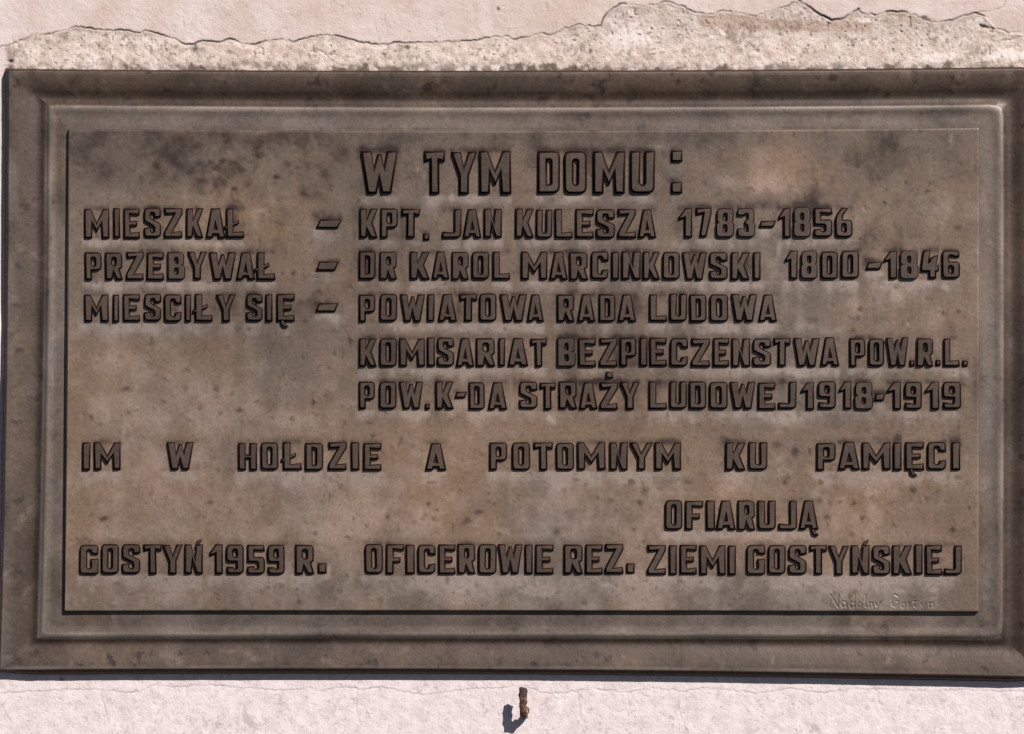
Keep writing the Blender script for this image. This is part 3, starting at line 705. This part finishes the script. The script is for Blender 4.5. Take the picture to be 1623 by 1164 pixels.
# small dark spots, the clear ones where the photograph has them
SPOTS = [(199,617,8,4),(143,662,4,5),(296,587,4,4),(461,664,5,4),(448,433,4,4),(464,434,5,4),(376,520,6,6),(343,615,4,4),(480,567,4,5),(498,638,4,8),(379,651,5,4),(204,655,3,3),
 (316,232,7,8),(333,258,5,4),(352,256,6,6),(366,258,5,3),(408,248,6,4),(323,288,9,6),(342,293,7,6),(300,275,5,5),(372,300,5,5),(274,252,9,10),(248,262,6,7),(455,260,9,5),(438,280,7,4),(515,275,6,8),(500,340,8,6),
 (614,819,4,4),(688,823,4,4),(655,827,5,4),(679,800,4,4),(740,826,9,7),(760,812,9,5),(793,848,4,4),(883,845,5,6),(694,808,3,3),(551,850,3,3),(550,912,2.5,2.5),(1022,778,6,7),(1015,798,5,5),(967,794,6,4),(1005,838,3,3),
 (1310,820,6,5),(1367,822,5,4),(1350,847,6,5),(1416,834,4,4),(1509,840,5,5),(1354,798,4,3),(1300,794,5,4),(1331,795,4,3),(1536,805,4,4),(1447,776,7,7),(1260,715,8,9),(1230,705,12,7),(1245,765,6,6),(1249,757,5,4),(1283,715,5,6),(1424,693,6,5),(1390,695,9,5),
 (1360,505,4,4),(1363,490,5,4),(1517,494,5,4),(1390,555,3,3),(1350,525,4,4),(1495,497,4,4),(1290,508,10,6),(1195,420,4,4),(140,800,4,3),(160,672,3,3),(190,702,3,3),(460,742,7,4),(333,797,5,3),(165,822,9,5),(135,855,5,4),
 (1437,290,4,4),(1402,322,4,4),(1519,360,6,5),(1470,303,5,4),(1190,300,8,5),(1300,765,5,5),(1090,765,8,5),(1000,765,6,5),(585,670,5,4),(530,560,4,4),(556,540,5,5),(590,690,5,4),(1128,774,3,3),(1060,900,4,3)]
spots = np.zeros_like(X)
extra = []
for i in range(420):
    sx, sy = rng.uniform(112, 1545), rng.uniform(215, 965)
    if rng.random() > .55 + .4 * (sy > 680) + .25 * (sx < 560) : continue
    s_ = rng.uniform(1.6, 4.2); extra.append((sx, sy, s_ * rng.uniform(.8, 1.5), s_))
wx = X + 2.2 * vnoise(X, Y, 6, 81); wy = Y + 2.2 * vnoise(X, Y, 6, 82)
for j, (cx, cy, rx, ry) in enumerate(SPOTS + extra):
    m = (np.abs(X - cx) < 3 * rx + 4) & (np.abs(Y - cy) < 3 * ry + 4)
    a = (1.0 if j < len(SPOTS) else .62) * rng.uniform(.6, 1)
    q = a * np.exp(-(((wx[m] - cx) / rx) ** 2 + ((wy[m] - cy) / ry) ** 2) ** 1.6)
    spots[m] = np.maximum(spots[m], q)
tone = tone * (1 - .80 * spots)
# pale scuffs
for cx, cy, rx, ry in [(662,268,8,5),(672,280,4,9),(716,312,4,8),(1507,222,4,12),(1497,455,4,3),(1420,470,8,6),(1160,480,8,4),(345,395,3,8),(1380,780,8,6),(1524,876,2,5),(1480,935,6,2),(1425,938,5,2),(855,938,18,8),(962,928,8,3),(800,545,6,3),(760,340,4,3),(1040,232,20,5),(520,905,4,10),(415,210,8,3)]:
    tone += .42 * np.exp(-((wx - cx) / rx) ** 2 - ((wy - cy) / ry) ** 2)
tone = np.clip(tone, 0.03, 1); warm = np.clip(warm, 0, 1)
nr, nc = X.shape
P = local(unproject(X, Y, Hh)).reshape(-1, 3)
F = grid_faces(nr, nc)
# rounded edge and sides of the slab, its foot sunk in the frame
idx = np.arange(nr * nc).reshape(nr, nc)
loop = np.concatenate([idx[0, :], idx[1:, -1], idx[-1, -2::-1], idx[-2:0, 0][::1]])
lx, ly, lh = X.ravel()[loop], Y.ravel()[loop], Hh.ravel()[loop]
tn, wm = tone.ravel(), warm.ravel()
rings = [loop]; allP = [P]; cur = len(P); T_ = [tn]; Wm = [wm]
cxm, cym = 828, 588
ox_ = np.zeros(len(loop)); oy_ = np.zeros(len(loop))
e = 1e-6
Uf, Vf = U.ravel()[loop], Vv.ravel()[loop]
ox_[Uf < e] = -1; ox_[Uf > 1 - e] = 1; oy_[Vf < e] = -1; oy_[Vf > 1 - e] = 1
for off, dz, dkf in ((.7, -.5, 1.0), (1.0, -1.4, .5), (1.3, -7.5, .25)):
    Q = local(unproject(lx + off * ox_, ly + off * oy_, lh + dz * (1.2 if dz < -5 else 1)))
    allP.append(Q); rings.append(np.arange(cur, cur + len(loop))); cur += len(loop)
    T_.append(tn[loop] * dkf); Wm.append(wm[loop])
fs = [F]
for a, b in zip(rings[:-1], rings[1:]):
    fs.append(np.stack([a, np.roll(a, -1), np.roll(b, -1), b], -1))
me = mesh_from('inscription_plate', np.concatenate(allP), np.concatenate(fs), M_PLATE, True, dict(tone=np.concatenate(T_), warm=np.concatenate(Wm)))
me.update()
part('inscription_plate', me)

# ------------------------------------------------------------------ rusty bent hook under the plaque
def hook():
    # centre line (photo x, y, height off wall) and half sizes across / along
    path = [(832.5,1135,-6,4.2,4.2),(832,1135,6,4.2,4.2),(831,1134.5,15,4.4,4.4),(830,1133,22,5.4,5.2),(829.3,1127,27,5.9,4.6),(829,1117,29.5,5.7,3.5),(829,1108,30,6.2,3.2),(829,1099,30,6.4,3.2),(829.5,1092,29.5,6.2,3.2),(830,1090,29.2,4.6,2.2)]
    V, Fc, tip = [], [], []
    pts = [Vector((p[0], p[1], p[2])) for p in path]
    n = 12
    fine = []
    for i in range(len(path) - 1):
        for k in range(4):
            t = k / 4; fine.append([path[i][j] * (1 - t) + path[i + 1][j] * t for j in range(5)])
    fine.append(list(path[-1]))
    for i, p in enumerate(fine):
        a = Vector(fine[max(i - 1, 0)][:3]); b = Vector(fine[min(i + 1, len(fine) - 1)][:3])
        tg = (b - a).normalized(); sx = Vector((1, 0, 0)); up = tg.cross(sx).normalized(); sx = up.cross(tg).normalized()
        for k in range(n):
            an = 2 * math.pi * k / n; c, s = math.cos(an), math.sin(an)
            c = math.copysign(abs(c) ** .6, c); s = math.copysign(abs(s) ** .6, s)
            j = 1 + .13 * math.sin(3 * an + i * .9) + random.uniform(-.09, .09)
            q = Vector(p[:3]) + sx * c * p[3] * j + up * s * p[4] * j
            V.append(q); tip.append(max(0, min(1, (1108 - p[1]) / 6)) * .9)
    for i in range(len(fine) - 1):
        for k in range(n):
            Fc.append((i * n + k, i * n + (k + 1) % n, (i + 1) * n + (k + 1) % n, (i + 1) * n + k))
    Fc.append(tuple(range((len(fine) - 1) * n, len(fine) * n)))
    # a curl of flaking rust at the right side of the bend
    b0 = len(V); m = 10
    for i in range(m + 1):
        an = math.pi * (.5 + 1.5 * i / m)
        cx, cy = 834.5 - 3.2 * math.cos(an), 1126.5 + 6.0 * math.sin(an)
        for dx, dz in ((-1.1, 20), (1.1, 20), (1.1, 25), (-1.1, 25)):
            V.append(Vector((cx + dx, cy, dz))); tip.append(0.15)
    for i in range(m):
        for k in range(4): Fc.append((b0 + i * 4 + k, b0 + i * 4 + (k + 1) % 4, b0 + i * 4 + 4 + (k + 1) % 4, b0 + i * 4 + 4 + k))
    A = np.array([v[:] for v in V]); base = unproject(832, 1135, 0)
    me = mesh_from('wall_hook', unproject(A[:, 0], A[:, 1], A[:, 2]) - base, Fc, M_RUST, True, dict(tip=tip))
    import bmesh
    bm = bmesh.new(); bm.from_mesh(me); bmesh.ops.recalc_face_normals(bm, faces=bm.faces); bm.to_mesh(me); bm.free()
    o = link('wall_hook', me); o.location = base.tolist()
    o['label'] = 'small rusty bent iron hook sticking out of the plaster below the plaque'
    o['category'] = 'hook'
hook()
